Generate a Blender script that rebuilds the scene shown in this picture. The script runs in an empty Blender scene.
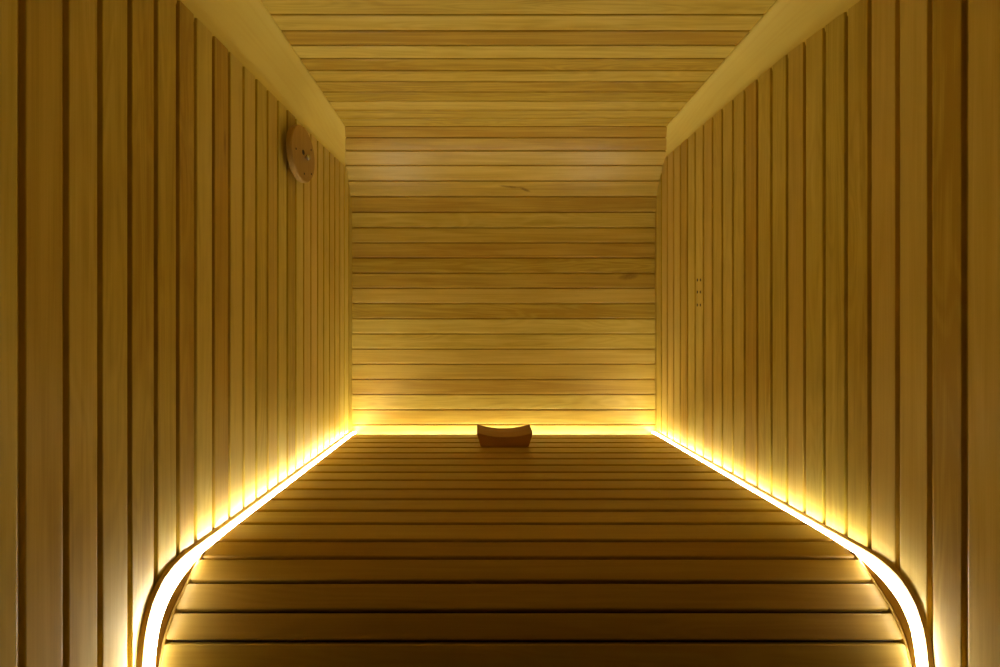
import bpy, bmesh, math, random
from mathutils import Vector

scene = bpy.context.scene
COL = scene.collection
PI = math.pi
random.seed(7)

# ------------------------------------------------------------------ measures
CAMZ = 1.558                 # eye height above the floor
XL, XR = -0.824, 1.067       # faces of the side wall boards
YB = 3.108                   # face of the back wall boards
YF = -0.55                   # wall behind the viewer
HC = 1.1355                  # ceiling above the eye
RC = 0.46                    # radius where back wall rolls into ceiling
PITCH = 0.0946                # cladding board
BT = -0.608                  # bench top below the eye
BXL, BXR = -0.785, 1.034     # slat ends

# ------------------------------------------------------------------ helpers
def P(x, y, h):
    return Vector((x, y, CAMZ + h))

def props(o, label=None, cat=None, group=None, kind=None):
    if label: o['label'] = label
    if cat: o['category'] = cat
    if group: o['group'] = group
    if kind: o['kind'] = kind
    return o

def link(name, me, mat, parent=None, smooth=False, origin=None):
    o = bpy.data.objects.new(name, me)
    if mat: me.materials.append(mat)
    COL.objects.link(o)
    if parent: o.parent = parent
    if smooth:
        for p in me.polygons: p.use_smooth = True
    return o

def empty(name, loc):
    o = bpy.data.objects.new(name, None)
    COL.objects.link(o)
    o.location = loc
    o.empty_display_size = 0.05
    return o

class Boards:
    """Collects faces with a UV (metres along the grain, metres across) and one random number per board."""
    def __init__(s):
        s.v = []; s.f = []; s.uv = []; s.r = []
    def quad(s, pts, uvs, r):
        n = len(s.v)
        s.v += [tuple(p) for p in pts]
        s.f.append(tuple(range(n, n + len(pts))))
        s.uv += list(uvs)
        s.r.append(r)
    def build(s, name, mat, parent=None, merge=True):
        me = bpy.data.meshes.new(name)
        org = parent.location.copy() if parent else Vector((0, 0, 0))
        me.from_pydata([tuple(Vector(v) - org) for v in s.v], [], s.f)
        uvl = me.uv_layers.new(name='grain')
        for i, uv in enumerate(s.uv): uvl.data[i].uv = uv
        at = me.attributes.new('board', 'FLOAT', 'FACE')
        for i, r in enumerate(s.r): at.data[i].value = r
        if merge:
            bm = bmesh.new(); bm.from_mesh(me)
            bmesh.ops.remove_doubles(bm, verts=bm.verts, dist=1e-6)
            bm.to_mesh(me); bm.free()
        me.update()
        return link(name, me, mat, parent)

GW = 0.0150      # shadow gap between boards
GD = 0.0115      # its depth
CH = 0.0022      # eased edge

def board_profile(s0, s1, first, pitch, gap=GW, depth=GD, ch=CH, lines=None):
    """(s, depth, board index) points of a run of boards between arc lengths s0 and s1; 'first' is one gap's centre."""
    if lines is None:
        k0 = math.floor((s0 - first) / pitch) - 1
        lines = []
        while first + k0 * pitch <= s1 + pitch:
            lines.append(first + k0 * pitch); k0 += 1
    out = []
    for k, (c, n) in enumerate(zip(lines, lines[1:])):
        a, b = c + gap / 2, n - gap / 2
        seq = [(c - gap / 2 + 0.0005, depth), (a - 0.0005, depth), (a, depth * 0.8), (a, ch), (a + ch * 0.35, ch * 0.3), (a + ch, 0)]
        m = 3
        for i in range(1, m): seq.append((a + ch + (b - a - 2 * ch) * i / m, 0))
        seq += [(b - ch, 0), (b - ch * 0.35, ch * 0.3), (b, ch), (b, depth * 0.8), (b + 0.0005, depth)]
        for s, d in seq:
            if s0 <= s <= s1: out.append((s, d, k))
    out.sort(key=lambda t: (t[0], ))
    out = [(s0, out[0][1], out[0][2])] + out + [(s1, out[-1][1], out[-1][2])]
    return out

# ------------------------------------------------------------------ materials
def new_mat(name):
    m = bpy.data.materials.new(name); m.use_nodes = True
    nt = m.node_tree
    for n in list(nt.nodes): nt.nodes.remove(n)
    out = nt.nodes.new('ShaderNodeOutputMaterial')
    return m, nt, out

def math_node(nt, op, a, b=None, clamp=False):
    n = nt.nodes.new('ShaderNodeMath'); n.operation = op; n.use_clamp = clamp
    for i, v in enumerate((a, b)):
        if v is None: continue
        if isinstance(v, (int, float)): n.inputs[i].default_value = v
        else: nt.links.new(v, n.inputs[i])
    return n.outputs[0]

def wood(name, pale, mid, deep, rough=0.5, grain=1.0, spread=1.0, coords='uv', scale=1.0, knots=True, marks=()):
    m, nt, out = new_mat(name)
    L = nt.links.new
    bs = nt.nodes.new('ShaderNodeBsdfPrincipled')
    L(bs.outputs[0], out.inputs[0])
    if coords == 'uv':
        src = nt.nodes.new('ShaderNodeUVMap'); src.uv_map = 'grain'; vec = src.outputs[0]
        at = nt.nodes.new('ShaderNodeAttribute'); at.attribute_name = 'board'; rnd = at.outputs['Fac']
    else:
        src = nt.nodes.new('ShaderNodeTexCoord'); vec = src.outputs['Object']
        oi = nt.nodes.new('ShaderNodeObjectInfo'); rnd = oi.outputs['Random']
    # shift each board's grain
    shift = nt.nodes.new('ShaderNodeCombineXYZ')
    L(math_node(nt, 'MULTIPLY', rnd, 37.0), shift.inputs[0])
    L(math_node(nt, 'MULTIPLY', rnd, 91.0), shift.inputs[2])
    add = nt.nodes.new('ShaderNodeVectorMath'); add.operation = 'ADD'
    L(vec, add.inputs[0]); L(shift.outputs[0], add.inputs[1])
    def mapped(sx, sy, sz=1.0):
        mp = nt.nodes.new('ShaderNodeMapping')
        mp.inputs['Scale'].default_value = (sx * scale, sy * scale, sz)
        L(add.outputs[0], mp.inputs[0]); return mp.outputs[0]
    def noise(v, det=4, dist=0.0, ro=0.55):
        n = nt.nodes.new('ShaderNodeTexNoise'); n.inputs['Scale'].default_value = 1
        n.inputs['Detail'].default_value = det; n.inputs['Distortion'].default_value = dist
        n.inputs['Roughness'].default_value = ro
        L(v, n.inputs['Vector']); return n.outputs['Fac']
    fine = noise(mapped(3.0, 260.0), 3, 0.2)
    broad = noise(mapped(1.1, 26.0), 4, 1.2)
    # cathedral figure: rings of a warped stretched field
    warp = noise(mapped(0.9, 7.0), 2, 0.4)
    ring = math_node(nt, 'SINE', math_node(nt, 'MULTIPLY', warp, 95.0))
    ring = math_node(nt, 'MULTIPLY', ring, math_node(nt, 'GREATER_THAN', rnd, 0.45))
    blotch = noise(mapped(2.2, 5.0), 2, 0.3)
    t = math_node(nt, 'MULTIPLY', math_node(nt, 'SUBTRACT', fine, 0.5), 0.55 * grain)
    t = math_node(nt, 'ADD', t, math_node(nt, 'MULTIPLY', math_node(nt, 'SUBTRACT', broad, 0.5), 1.1 * grain))
    t = math_node(nt, 'ADD', t, math_node(nt, 'MULTIPLY', ring, 0.09 * grain))
    t = math_node(nt, 'ADD', t, math_node(nt, 'MULTIPLY', math_node(nt, 'SUBTRACT', blotch, 0.5), 0.45 * grain))
    wn = nt.nodes.new('ShaderNodeTexWhiteNoise'); wn.noise_dimensions = '1D'
    L(math_node(nt, 'MULTIPLY', rnd, 571.3), wn.inputs['W'])
    t = math_node(nt, 'ADD', t, math_node(nt, 'MULTIPLY', math_node(nt, 'SUBTRACT', wn.outputs['Value'], 0.5), 0.75 * spread))
    t = math_node(nt, 'ADD', t, 0.5, True)
    ramp = nt.nodes.new('ShaderNodeValToRGB')
    e = ramp.color_ramp.elements
    e[0].position = 0.0; e[0].color = (*pale, 1)
    e[1].position = 1.0; e[1].color = (*deep, 1)
    x = ramp.color_ramp.elements.new(0.5); x.color = (*mid, 1)
    L(t, ramp.inputs[0])
    col = ramp.outputs[0]
    # redder and greener boards
    hs = nt.nodes.new('ShaderNodeHueSaturation')
    L(math_node(nt, 'ADD', 0.5, math_node(nt, 'MULTIPLY', math_node(nt, 'SUBTRACT', rnd, 0.5), 0.014 * spread)), hs.inputs['Hue'])
    L(col, hs.inputs['Color']); col = hs.outputs[0]
    if knots:
        vo = nt.nodes.new('ShaderNodeTexVoronoi'); vo.inputs['Scale'].default_value = 1
        L(mapped(1.1, 5.2), vo.inputs['Vector'])
        k = math_node(nt, 'SUBTRACT', 0.055, vo.outputs['Distance'])
        k = math_node(nt, 'MULTIPLY', k, 14.0, True)
        sp = nt.nodes.new('ShaderNodeSeparateColor'); L(vo.outputs['Color'], sp.inputs[0])
        k = math_node(nt, 'MULTIPLY', k, math_node(nt, 'GREATER_THAN', sp.outputs[0], 0.80))
        mx = nt.nodes.new('ShaderNodeMix'); mx.data_type = 'RGBA'
        L(k, mx.inputs[0]); L(col, mx.inputs[6]); mx.inputs[7].default_value = (deep[0] * 0.45, deep[1] * 0.36, deep[2] * 0.3, 1)
        col = mx.outputs[2]
    # single marks: (u, v, half length, half width, slant)
    for (mu, mv, hu, hv, sl) in marks:
        sx = nt.nodes.new('ShaderNodeSeparateXYZ'); L(vec, sx.inputs[0])
        du = math_node(nt, 'SUBTRACT', sx.outputs[0], mu)
        dv = math_node(nt, 'SUBTRACT', sx.outputs[1], mv)
        dv = math_node(nt, 'SUBTRACT', dv, math_node(nt, 'MULTIPLY', du, sl))
        q = math_node(nt, 'ADD', math_node(nt, 'POWER', math_node(nt, 'ABSOLUTE', math_node(nt, 'DIVIDE', du, hu)), 2.0),
                      math_node(nt, 'POWER', math_node(nt, 'ABSOLUTE', math_node(nt, 'DIVIDE', dv, hv)), 2.0))
        k = math_node(nt, 'SUBTRACT', 1.0, q, True)
        nn = noise(mapped(60.0, 120.0), 3)
        k = math_node(nt, 'MULTIPLY', k, math_node(nt, 'MULTIPLY', nn, 1.3), True)
        mx = nt.nodes.new('ShaderNodeMix'); mx.data_type = 'RGBA'
        L(k, mx.inputs[0]); L(col, mx.inputs[6]); mx.inputs[7].default_value = (deep[0] * 0.4, deep[1] * 0.3, deep[2] * 0.25, 1)
        col = mx.outputs[2]
    L(col, bs.inputs['Base Color'])
    bs.inputs['Roughness'].default_value = rough
    bs.inputs['Specular IOR Level'].default_value = 0.36
    bump = nt.nodes.new('ShaderNodeBump'); bump.inputs['Strength'].default_value = 0.10; bump.inputs['Distance'].default_value = 0.0006
    L(fine, bump.inputs['Height']); L(bump.outputs[0], bs.inputs['Normal'])
    return m

PALE, MID, DEEP = (0.75, 0.575, 0.115), (0.635, 0.455, 0.064), (0.47, 0.295, 0.028)
M_wall = wood('aspen_cladding', PALE, MID, DEEP, 0.34, 1.0, 1.1)
M_back = wood('aspen_cladding_long', PALE, MID, DEEP, 0.33, 1.3, 0.9,
              marks=((0.16, 0.909, 0.075, 0.009, -0.10), (0.25, 0.893, 0.04, 0.011, -0.40), (0.90, 0.355, 0.07, 0.022, 0.1), (-0.80, -0.60, 0.03, 0.012, 0.0)))
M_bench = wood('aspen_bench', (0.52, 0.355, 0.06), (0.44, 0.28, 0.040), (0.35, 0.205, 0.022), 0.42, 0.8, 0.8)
M_cove = wood('cove_veneer', (0.90, 0.76, 0.19), (0.88, 0.73, 0.16), (0.80, 0.60, 0.10), 0.55, 0.55, 0.0, knots=False, scale=0.5)
M_edge = wood('edging_wood', (0.74, 0.50, 0.12), (0.64, 0.40, 0.075), (0.5, 0.28, 0.04), 0.4, 0.6, 0.3, coords='obj', knots=False)
M_vent = wood('vent_wood', (0.52, 0.33, 0.07), (0.42, 0.25, 0.045), (0.32, 0.17, 0.03), 0.45, 0.8, 0.3, coords='obj', knots=False)
M_rest = wood('headrest_wood', (0.42, 0.19, 0.05), (0.34, 0.145, 0.035), (0.26, 0.10, 0.022), 0.45, 0.8, 0.3, coords='obj', knots=False)
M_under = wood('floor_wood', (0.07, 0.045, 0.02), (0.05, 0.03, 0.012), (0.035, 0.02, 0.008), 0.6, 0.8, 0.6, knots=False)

def plain(name, col, rough=0.5, metal=0.0):
    m, nt, out = new_mat(name)
    b = nt.nodes.new('ShaderNodeBsdfPrincipled')
    b.inputs['Base Color'].default_value = (*col, 1); b.inputs['Roughness'].default_value = rough; b.inputs['Metallic'].default_value = metal
    n = nt.nodes.new('ShaderNodeTexNoise'); n.inputs['Scale'].default_value = 300
    bp = nt.nodes.new('ShaderNodeBump'); bp.inputs['Strength'].default_value = 0.05; bp.inputs['Distance'].default_value = 0.0003
    nt.links.new(n.outputs['Fac'], bp.inputs['Height']); nt.links.new(bp.outputs[0], b.inputs['Normal'])
    nt.links.new(b.outputs[0], out.inputs[0])
    return m
M_dark = plain('dark_steel', (0.03, 0.015, 0.008), 0.6)
M_steel = plain('steel', (0.7, 0.68, 0.6), 0.25, 1.0)

LED_STRENGTH = 60.0
def led_mat(f=1.0):
    m, nt, out = new_mat('led_diffuser')
    e = nt.nodes.new('ShaderNodeEmission')
    e.inputs[0].default_value = (1.0, 0.895, 0.76, 1); e.inputs[1].default_value = LED_STRENGTH * f
    nt.links.new(e.outputs[0], out.inputs[0])
    return m
M_led = led_mat()
M_led_back = led_mat(0.38)

# ------------------------------------------------------------------ side walls
def lerp_table(t, x):
    if x <= t[0][0]: 
        (a, b), (c, d) = t[0], t[1]
        return max(b + (d - b) * (x - a) / (c - a), b - 0.06)
    for (a, b), (c, d) in zip(t, t[1:]):
        if x <= c: return b + (d - b) * (x - a) / (c - a)
    (a, b), (c, d) = t[-2], t[-1]
    return d + (d - b) * (x - c) / (c - a)

TOP_L = [(1.42, 0.906), (1.69, 0.918), (2.03, 0.937), (2.47, 0.957), (2.85, 0.984), (3.0, 0.992)]
TOP_R = [(1.41, 0.944), (1.76, 0.986), (2.196, 1.008), (2.85, 1.033), (3.0, 1.038)]

def lines_from(near, far_first, pitch):
    out = list(near)
    step = near[1] - near[0]
    while out[0] > YF - 0.05: out.insert(0, out[0] - step)
    x = far_first
    while x < YB + 0.15: out.append(x); x += pitch
    return out
LINES_L = lines_from([0.888, 0.9817, 1.069, 1.159, 1.251, 1.341], 1.4229, 0.0949)
LINES_R = lines_from([1.106, 1.192, 1.285, 1.379], 1.468, 0.0955)

def side_wall(name, X, sign, lines, top):
    """sign: direction from the face into the wall (-1 left, +1 right)."""
    B = Boards()
    pr = board_profile(YF, YB + 0.012, 0, 0, lines=lines)
    rr = {}
    for (s0, d0, k0), (s1, d1, k1) in zip(pr, pr[1:]):
        if s1 - s0 < 1e-7 and abs(d0 - d1) < 1e-7: continue
        r = rr.setdefault(k1, random.random())
        rows = []
        for s, d in ((s0, d0), (s1, d1)):
            t = lerp_table(top, s)
            hs = [-CAMZ] + [-0.9 + (t + 0.9) * i / 8 for i in range(9)]
            rows.append([(P(X + sign * d, s, h), (h, s)) for h in hs] + [(P(X + sign * 0.016, s, t), (t + .016, s))])
        for i in range(10):
            q = [rows[0][i], rows[1][i], rows[1][i + 1], rows[0][i + 1]]
            if sign > 0: q.reverse()
            B.quad([a[0] for a in q], [a[1] for a in q], r)
    # backing so the shell has thickness
    for y0, y1 in ((YF, YB + 0.012),):
        bx = X + sign * 0.03
        q = [P(bx, y0, -CAMZ), P(bx, y0, HC), P(bx, y1, HC), P(bx, y1, -CAMZ)]
        if sign > 0: q.reverse()
        B.quad(q, [(0, 0), (1, 0), (1, 1), (0, 1)], 0.5)
    o = B.build(name, M_wall)
    return props(o, kind='structure')

wl = side_wall('wall_left', XL, -1, LINES_L, TOP_L)
wl['label'] = 'left wall of vertical aspen boards'
wr = side_wall('wall_right', XR, 1, LINES_R, TOP_R)
wr['label'] = 'right wall of vertical aspen boards'

# ------------------------------------------------------------------ back wall rolling into the ceiling
H0 = HC - RC
ARC = RC * PI / 2
def backpt(x, s, d):
    """s: height up the wall, then along the arc, then forward along the ceiling."""
    if s <= H0: return P(x, YB + d, s)
    if s <= H0 + ARC:
        a = (s - H0) / RC
        return P(x, YB - RC + (RC + d) * math.cos(a), H0 + (RC + d) * math.sin(a))
    return P(x, YB - RC - (s - H0 - ARC), HC + d)

XA, XB = XL - 0.012, XR + 0.012
def back_part(name, s0, s1, label):
    B = Boards()
    pr = board_profile(s0, s1, -0.568, PITCH, gap=0.0085, depth=0.0085, ch=0.003)
    rr = {}
    nx = 6
    for (a, d0, k0), (b, d1, k1) in zip(pr, pr[1:]):
        if b - a < 1e-7 and abs(d0 - d1) < 1e-7: continue
        r = rr.setdefault(k1, random.random())
        for i in range(nx):
            x0 = XA + (XB - XA) * i / nx; x1 = XA + (XB - XA) * (i + 1) / nx
            B.quad([backpt(x0, a, d0), backpt(x1, a, d0), backpt(x1, b, d1), backpt(x0, b, d1)],
                   [(x0, a), (x1, a), (x1, b), (x0, b)], r)
    o = B.build(name, M_back)
    props(o, kind='structure'); o['label'] = label
    return o
S_SPLIT = -0.568 + 20 * PITCH + 0.0001
back_part('wall_back', -CAMZ, S_SPLIT, 'back wall of horizontal boards curving up into the ceiling')
back_part('ceiling', S_SPLIT, H0 + ARC + (YB - RC - YF), 'flat ceiling of horizontal boards')

# ------------------------------------------------------------------ coves between side walls and ceiling
def cove(name, X, sign, inset, top, label):
    B = Boards()
    n = 14
    y = YF
    ys = [YF + (3.06 - YF) * i / 40 for i in range(41)]
    def ring(y):
        lo = lerp_table(top, y) - 0.012
        xo = X + sign * 0.009
        xi = X - sign * inset
        pts = []
        for i in range(n + 1):
            a = PI / 2 * i / n
            # concave elliptical quarter, steeper near the wall
            hi = HC - 0.004
            f = i / n
            x = 0.5 * (xi + (xo - xi) * math.cos(a)) + 0.5 * (xo + (xi - xo) * f)
            h = 0.5 * (lo + (hi - lo) * math.sin(a)) + 0.5 * (lo + (hi - lo) * f)
            pts.append((x, h))
        pts.append((xi + sign * 0.0005, HC + 0.002))
        return pts
    rs = [ring(y) for y in ys]
    for j in range(len(ys) - 1):
        for i in range(n + 1):
            a, b, c, d = rs[j][i], rs[j + 1][i], rs[j + 1][i + 1], rs[j][i + 1]
            q = [P(a[0], ys[j], a[1]), P(b[0], ys[j + 1], b[1]), P(c[0], ys[j + 1], c[1]), P(d[0], ys[j], d[1])]
            uv = [(ys[j], i * .015), (ys[j + 1], i * .015), (ys[j + 1], (i + 1) * .015), (ys[j], (i + 1) * .015)]
            if sign > 0: q.reverse(); uv.reverse()
            B.quad(q, uv, 0.5)
    o = B.build(name, M_cove)
    for i, p in enumerate(o.data.polygons): p.use_smooth = (i % (n + 1) != n)
    props(o, kind='structure'); o['label'] = label
cove('trim_1', XL, -1, 0.064, TOP_L, 'smooth pale cove moulding along the top of the left wall')
cove('trim_2', XR, 1, 0.069, TOP_R, 'smooth pale cove moulding along the top of the right wall')

# ------------------------------------------------------------------ floor and the wall behind the viewer
def flat_boards(name, axis, mat, lo, hi, other, fixed, flip, label, pitch=PITCH):
    B = Boards(); rr = {}
    pr = board_profile(lo, hi, lo, pitch)
    for (a, d0, k0), (b, d1, k1) in zip(pr, pr[1:]):
        r = rr.setdefault(k1, random.random())
        if axis == 'floor':
            q = [P(other[0], a, fixed - d0), P(other[1], a, fixed - d0), P(other[1], b, fixed - d1), P(other[0], b, fixed - d1)]
            uv = [(other[0], a), (other[1], a), (other[1], b), (other[0], b)]
        else:
            q = [P(a, fixed - d0, other[0]), P(a, fixed - d0, other[1]), P(b, fixed - d1, other[1]), P(b, fixed - d1, other[0])]
            uv = [(other[0], a), (other[1], a), (other[1], b), (other[0], b)]
        if flip: q.reverse(); uv.reverse()
        B.quad(q, uv, r)
    o = B.build(name, mat); props(o, kind='structure'); o['label'] = label
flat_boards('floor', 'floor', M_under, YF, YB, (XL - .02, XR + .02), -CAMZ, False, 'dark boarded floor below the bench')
flat_boards('wall_front', 'front', M_under, XL - .02, XR + .02, (-CAMZ, HC), YF, False, 'wall behind the viewer')

# ------------------------------------------------------------------ bench
# profile of the slat tops, from the back forward: (y, h) of the gaps between slats
gaps = [(3.013 - 0.1183 * k, BT) for k in range(13)] + [(1.466, -0.6085), (1.379, -0.6205)]
gaps += [(1.3225, -0.6586), (1.264, -0.7043), (1.224, -0.758), (1.204, -0.822), (1.197, -0.889), (1.195, -0.957), (1.195, -1.025), (1.195, -1.093), (1.195, -1.161), (1.195, -1.229)]

bench = empty('sauna_bench', P((BXL + BXR) / 2, 2.1, -CAMZ))
props(bench, 'wide slatted wooden bench with a rounded front edge filling the room', 'bench')

def slat(B, a, b, r, thick=0.026, gap=0.011, ch=0.0035, x0=BXL, x1=BXR, bow=0.0):
    """one slat between gap centres a and b (y,h), with eased edges."""
    d = Vector((b[0] - a[0], b[1] - a[1])); ln = d.length; d.normalize()
    n = Vector((d.y, -d.x))                       # outward: up on the flat, forward on the front
    if n.y < 0 and abs(n.y) > abs(n.x): n = -n
    if n.x > 0 and abs(n.x) >= abs(n.y): n = -n
    A = Vector(a)
    def pt(t, q): return A + d * t + n * q
    t0, t1 = gap / 2, ln - gap / 2
    ring = [pt(t0, -thick), pt(t0, -ch), pt(t0 + ch * .3, -ch * .3), pt(t0 + ch, 0)]
    if bow: ring += [pt(t0 + (t1 - t0) * i / 6, bow * math.sin(PI * i / 6)) for i in range(1, 6)]
    ring += [pt(t1 - ch, 0), pt(t1 - ch * .3, -ch * .3), pt(t1, -ch), pt(t1, -thick)]
    per = [0]
    for i in range(1, len(ring)): per.append(per[-1] + (ring[i] - ring[i - 1]).length)
    m = len(ring)
    e = 0.0025
    for i in range(m):
        j = (i + 1) % m
        p, q = ring[i], ring[j]
        pj = per[j] if j else per[-1] + thick
        quad = [P(x0 + e, *p), P(x1 - e, *p), P(x1 - e, *q), P(x0 + e, *q)]
        uv = [(x0, per[i]), (x1, per[i]), (x1, pj), (x0, pj)]
        B.quad(quad, uv, r)
    c = sum(ring, Vector((0, 0))) / m
    for x, xo, rev in ((x0 + e, x0, True), (x1 - e, x1, False)):
        inner = [c + (p - c) * 1.0 - (p - c).normalized() * e for p in ring]
        for i in range(m):
            j = (i + 1) % m
            quad = [P(x, *ring[i]), P(x, *ring[j]), P(xo, *inner[j]), P(xo, *inner[i])]
            if rev: quad.reverse()
            B.quad(quad, [(x, per[i])] * 4, r)
        cap = [P(xo, *p) for p in inner]
        if rev: cap.reverse()
        B.quad(cap, [(0.02 * i, 0.01 * (i % 3)) for i in range(m)], r)

SB = Boards()
for i in range(len(gaps) - 1):
    flat = i < 14
    slat(SB, gaps[i], gaps[i + 1], random.random(), thick=0.026 if i < 13 else 0.018, bow=0.0012 if not flat else 0.0, gap=(0.019 if i < 12 else 0.014) if flat else 0.010, ch=0.005 if flat else 0.0035)
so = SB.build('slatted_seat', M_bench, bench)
bm = bmesh.new(); bm.from_mesh(so.data); bmesh.ops.recalc_face_normals(bm, faces=bm.faces); bm.to_mesh(so.data); bm.free()

# path helpers for things that follow the bench's profile
def smooth_path(pts, n=8):
    out = []
    for i in range(len(pts) - 1):
        p0 = Vector(pts[max(i - 1, 0)]); p1 = Vector(pts[i]); p2 = Vector(pts[i + 1]); p3 = Vector(pts[min(i + 2, len(pts) - 1)])
        for k in range(n):
            t = k / n
            out.append(0.5 * ((2 * p1) + (p2 - p0) * t + (2 * p0 - 5 * p1 + 4 * p2 - p3) * t * t + (3 * p1 - p0 - 3 * p2 + p3) * t ** 3))
    out.append(Vector(pts[-1]))
    return out

def sweep(name, path, x0, x1, lo, hi, mat, parent, ch=0.0015, slope=None):
    """a bar of rectangular section (eased outer edges) along a (y,h) path; lo/hi along the outward normal."""
    org = parent.location if parent else Vector((0, 0, 0))
    n = len(path); secs = []
    for i in range(n):
        t = (path[min(i + 1, n - 1)] - path[max(i - 1, 0)]).normalized()
        nr = Vector((t.y, -t.x))
        # path runs from back to front then down: outward is up / toward the viewer
        if t.x < 0: nr = Vector((t.y, -t.x))
        sec = []
        shape = ((x0, lo), (x0, hi - ch), (x0 + ch, hi), (x1 - ch, hi), (x1, hi - ch), (x1, lo))
        if slope:                                  # top falls away from the wall toward the light
            c, dd = 0.001, abs(slope)
            if slope > 0: shape = ((x0, lo), (x0, hi - c), (x0 + c, hi), (x1 - c, hi - dd), (x1, hi - dd - c), (x1, lo))
            else: shape = ((x0, lo), (x0, hi - dd - c), (x0 + c, hi - dd), (x1 - c, hi), (x1, hi - c), (x1, lo))
        for x, q in shape:
            p = path[i] + nr * q
            sec.append(P(x, p.x, p.y) - org)
        secs.append(sec)
    bm = bmesh.new()
    V = [[bm.verts.new(p) for p in s] for s in secs]
    for a, b in zip(V, V[1:]):
        for k in range(6):
            bm.faces.new((a[k], a[(k + 1) % 6], b[(k + 1) % 6], b[k]))
    bm.faces.new(V[0]); bm.faces.new(list(reversed(V[-1])))
    bmesh.ops.recalc_face_normals(bm, faces=bm.faces)
    me = bpy.data.meshes.new(name); bm.to_mesh(me); bm.free()
    return link(name, me, mat, parent)

RAIL = smooth_path([(3.012, -.611), (2.5, -.611), (2.0, -.611), (1.6, -.611), (1.42, -.6145), (1.384, -.620), (1.322, -.660), (1.262, -.706), (1.226, -.758), (1.208, -.820), (1.201, -.889), (1.199, -.957), (1.199, -1.229)])
sweep('side_rail', RAIL, BXL - 0.007, BXL - 0.0005, -0.09, 0.0, M_edge, bench)
sweep('side_rail', RAIL, BXR + 0.0005, BXR + 0.007, -0.09, 0.0, M_edge, bench)
sweep('added_gap_blackout', smooth_path([(1.62, BT), (1.466, -.6085), (1.379, -.6205)] + gaps[15:]), BXL + .004, BXR - .004, -0.036, -0.0285, M_under, bench)  # added dark sheet behind the front slats, blocks light seen through their gaps
# cross bearers and posts carrying the slats
def box(name, x0, x1, y0, y1, h0, h1, mat, parent, bev=0.003):
    bm = bmesh.new(); bmesh.ops.create_cube(bm, size=1)
    org = parent.location if parent else Vector((0, 0, 0))
    for v in bm.verts:
        v.co = P(x0 + (x1 - x0) * (v.co.x + .5), y0 + (y1 - y0) * (v.co.y + .5), h0 + (h1 - h0) * (v.co.z + .5)) - org
    bmesh.ops.bevel(bm, geom=list(bm.edges), offset=bev, segments=2, affect='EDGES')
    me = bpy.data.meshes.new(name); bm.to_mesh(me); bm.free()
    return link(name, me, mat, parent)
for x in (-0.30, 0.137, 0.58):
    box('bearer', x - .022, x + .022, 1.63, 3.0, BT - .12, BT - .0262, M_edge, bench)
for x in (BXL + .06, BXR - .06):
    for y in (1.5, 2.9):
        box('leg', x - .03, x + .03, y - .03, y + .03, -CAMZ, BT - .10, M_edge, bench)

# ------------------------------------------------------------------ light strips following the bench along both walls
EDGE_PTS = [(3.09, -0.600), (2.6, -0.600), (2.0, -0.599), (1.6, -0.598), (1.45, -0.596), (1.36, -0.596), (1.31, -0.602), (1.27, -0.615), (1.242, -0.634), (1.217, -0.661), (1.198, -0.698), (1.188, -0.732), (1.180, -0.785), (1.177, -0.85), (1.176, -0.95), (1.176, -1.3), (1.176, -CAMZ + 0.004)]
GLOW = smooth_path([(3.09, -0.611), (2.6, -0.611), (2.0, -0.611), (1.6, -0.611), (1.42, -0.6125), (1.355, -0.622), (1.294, -0.641), (1.248, -0.668), (1.217, -0.706), (1.203, -0.747), (1.194, -0.80), (1.190, -0.86), (1.189, -0.95), (1.189, -1.3), (1.189, -CAMZ + 0.004)])
EDGE = smooth_path(EDGE_PTS)
def strip(side, X, sgn, trimw, x_in, label):
    root = empty('led_light_strip', P(X - sgn * 0.03, 2.0, BT))
    props(root, label, 'light strip', 'light strips around the bench')
    a, b = sorted((X - sgn * 0.0005, X - sgn * trimw))
    e = sweep('wooden_edging', EDGE, a, b, -0.034, 0.0, M_edge, root, slope=-0.0055 * sgn)
    a, b = sorted((X - sgn * (trimw + 0.0005), x_in))
    d = sweep('diffuser', GLOW, a, b, -0.005, 0.0, M_led, root)
    d['label'] = 'glowing warm white diffuser'
    a2, b2 = a - 0.0, b + 0.0
    sweep('channel', GLOW, a2, b2, -0.040, -0.0055, M_edge, root)
    return root
strip('left', XL, -1, 0.011, BXL - 0.0078, 'glowing warm white light strip curving down beside the left wall')
strip('right', XR, 1, 0.009, BXR + 0.0078, 'glowing warm white light strip curving down beside the right wall')
root = empty('led_light_strip', P(0.12, 3.07, BT))
props(root, 'glowing light strip hidden behind the bench at the foot of the back wall', 'light strip', 'light strips around the bench')
def bar(name, x0, x1, y0, y1, h0, h1, mat): return box(name, x0, x1, y0, y1, h0, h1, mat, root, 0.001)
bar('diffuser', BXL + .0, BXR - .0, 3.030, 3.060, -0.648, -0.639, M_led_back)['label'] = 'glowing warm white diffuser'
bar('channel', BXL + .0, BXR - .0, 3.030, 3.060, -0.660, -0.6485, M_steel)

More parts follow.
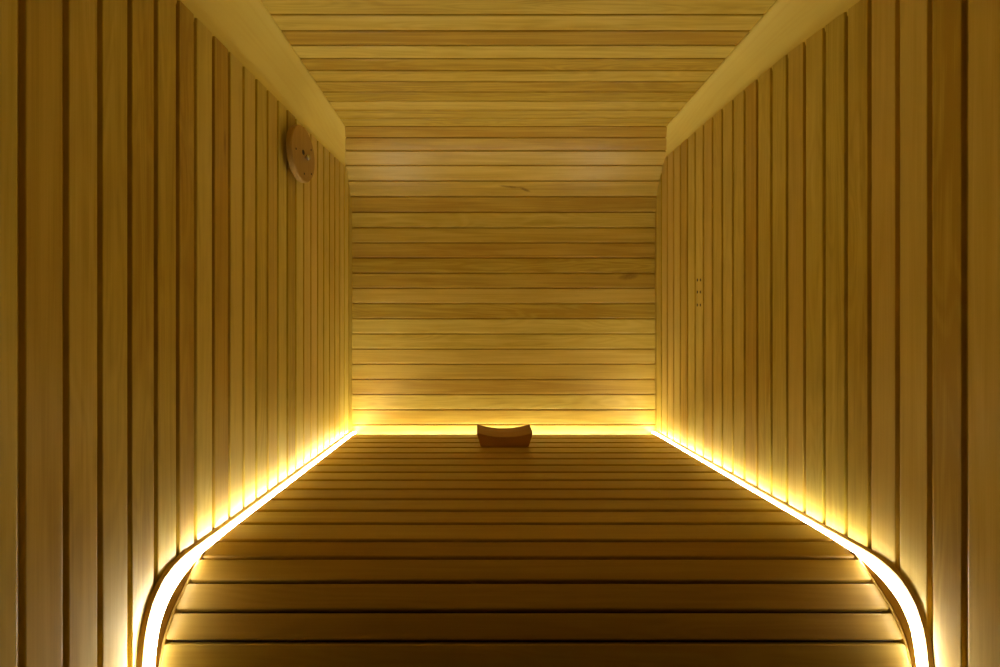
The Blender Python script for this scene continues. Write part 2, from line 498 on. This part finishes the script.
# ------------------------------------------------------------------ headrest
def headrest():
    y0, y1 = 2.668, 2.864
    cx = 504.8
    xc = (cx - 484) / 498 * 2.668
    n = 16
    wt, wb = 0.151, 0.128         # half widths, top corners / foot
    htop, hmid, base = 0.075, 0.051, 0.0
    ring = []
    for i in range(n + 1):
        t = -1 + 2 * i / n
        x = wt * t
        h = hmid + (htop - hmid) * (t * t)
        ring.append((x, h))
    ring += [(wt - 0.004, htop - 0.012), (wb, base), (-wb, base), (-wt + 0.004, htop - 0.012)]
    bm = bmesh.new()
    rows = []
    for (y, lift) in ((y0, 0.0), (y0 + (y1 - y0) * .5, 0.008), (y1, 0.012)):
        rows.append([bm.verts.new((x, y - 2.766, h + (lift if h > 0 else 0))) for x, h in ring])
    m = len(ring)
    for a, b in zip(rows, rows[1:]):
        for i in range(m): bm.faces.new((a[i], a[(i + 1) % m], b[(i + 1) % m], b[i]))
    bm.faces.new(rows[0]); bm.faces.new(list(reversed(rows[-1])))
    bmesh.ops.recalc_face_normals(bm, faces=bm.faces)
    sharp = [e for e in bm.edges if len(e.link_faces) == 2 and e.calc_face_angle(0) > 0.6]
    bmesh.ops.bevel(bm, geom=sharp, offset=0.0025, segments=2, affect='EDGES')
    me = bpy.data.meshes.new('headrest'); bm.to_mesh(me); bm.free()
    o = link('headrest', me, M_rest)
    o.location = P(xc, 2.766, BT + 0.0003)
    props(o, 'dark brown wooden headrest with a dished top on the far end of the bench', 'headrest')
headrest()

# ------------------------------------------------------------------ round vent on the left wall
def lathe_x(name, prof, mat, parent, seg=64):
    """revolve (radius, outward) about the wall normal (+X); closed at both ends."""
    bm = bmesh.new(); rows = []
    for r, x in prof:
        if r < 1e-6: rows.append([bm.verts.new((x, 0, 0))])
        else: rows.append([bm.verts.new((x, r * math.cos(2 * PI * i / seg), r * math.sin(2 * PI * i / seg))) for i in range(seg)])
    for a, b in zip(rows, rows[1:]):
        for i in range(seg):
            j = (i + 1) % seg
            if len(a) == 1: bm.faces.new((a[0], b[i], b[j]))
            elif len(b) == 1: bm.faces.new((a[i], b[0], a[j]))
            else: bm.faces.new((a[i], b[i], b[j], a[j]))
    bmesh.ops.recalc_face_normals(bm, faces=bm.faces)
    me = bpy.data.meshes.new(name); bm.to_mesh(me); bm.free()
    return link(name, me, mat, parent)

vz = 0.776 * 498 / 181.0
vent = empty('air_vent', P(XL + 0.0045, vz, (333.5 - 154.5) * vz / 498))
vent.rotation_euler = (0, 0, math.radians(-4.0))
props(vent, 'round brown wooden air vent disc high on the left wall', 'air vent')
lathe_x('vent_ring', [(0, 0.0003), (0.058, 0.0003), (0.060, 0.003), (0.060, 0.020), (0.057, 0.0235), (0, 0.0235)], M_vent, vent)
lathe_x('vent_disc', [(0, 0.0238), (0.106, 0.0238), (0.115, 0.0255), (0.117, 0.028), (0.117, 0.0445), (0.113, 0.0485), (0.0, 0.0485)], M_vent, vent)
k = lathe_x('screw_knob', [(0, 0.0376), (0.007, 0.0376), (0.007, 0.046), (0.016, 0.046), (0.018, 0.048), (0.018, 0.053), (0.015, 0.056), (0, 0.056)], M_steel, vent, 24)
k['label'] = 'small steel screw knob'
k.location = (0.011, 0.02, -0.012)
k.location = (0.011, 0.012, -0.010)
for v in k.data.vertices: v.co.y *= 0.7; v.co.z *= 0.7
n_ = lathe_x('slot', [(0, 0.0480), (0.011, 0.0480), (0.011, 0.0494), (0, 0.0494)], M_dark, vent, 20)
n_.location = (0, -0.006, 0.006)
n_['label'] = 'dark hole beside the knob'
for (dy, dz) in ((-0.075, -0.004), (0.004, -0.082), (0.074, 0.045), (0.078, -0.06)):
    s = lathe_x('screw', [(0, 0.0370), (0.0045, 0.0370), (0.0045, 0.0384), (0.003, 0.0392), (0, 0.0392)], M_dark, vent, 14)
    s.location = (0.011, dy, dz)
    s['label'] = 'small dark screw head'

# ------------------------------------------------------------------ three pairs of screws in one board of the right wall
for py in (280.0, 292.0, 305.0):
    for px in (697.5, 700.4):
        yy = 1.067 * 498 / (px - 484)
        bm = bmesh.new()
        bmesh.ops.create_uvsphere(bm, u_segments=12, v_segments=8, radius=1)
        for v in bm.verts: v.co = Vector((v.co.x * 0.0022, v.co.y * 0.0055, v.co.z * 0.0075))
        me = bpy.data.meshes.new('screw'); bm.to_mesh(me); bm.free()
        s = link('screw', me, M_dark, wr, True)
        s.location = P(XR, yy, (333.5 - py) * yy / 498)
        s['label'] = 'small dark screw head'

# ------------------------------------------------------------------ world, camera, view
w = bpy.data.worlds.new('World'); scene.world = w; w.use_nodes = True
w.node_tree.nodes['Background'].inputs[0].default_value = (0.01, 0.007, 0.003, 1)
w.node_tree.nodes['Background'].inputs[1].default_value = 0.2

cam = bpy.data.cameras.new('camera'); co = bpy.data.objects.new('camera', cam); COL.objects.link(co)
co.location = (0, 0, CAMZ); co.rotation_euler = (PI / 2, 0, 0)
cam.sensor_fit = 'HORIZONTAL'; cam.sensor_width = 36.0
cam.lens = 498 / 1000 * 36.0
cam.shift_x = 0.016; cam.shift_y = 0.0
cam.clip_start = 0.02
scene.camera = co
vs = scene.view_settings
vs.view_transform = 'Standard'; vs.look = 'None'; vs.gamma = 1.0; vs.use_curve_mapping = False
vs.exposure = 0.0
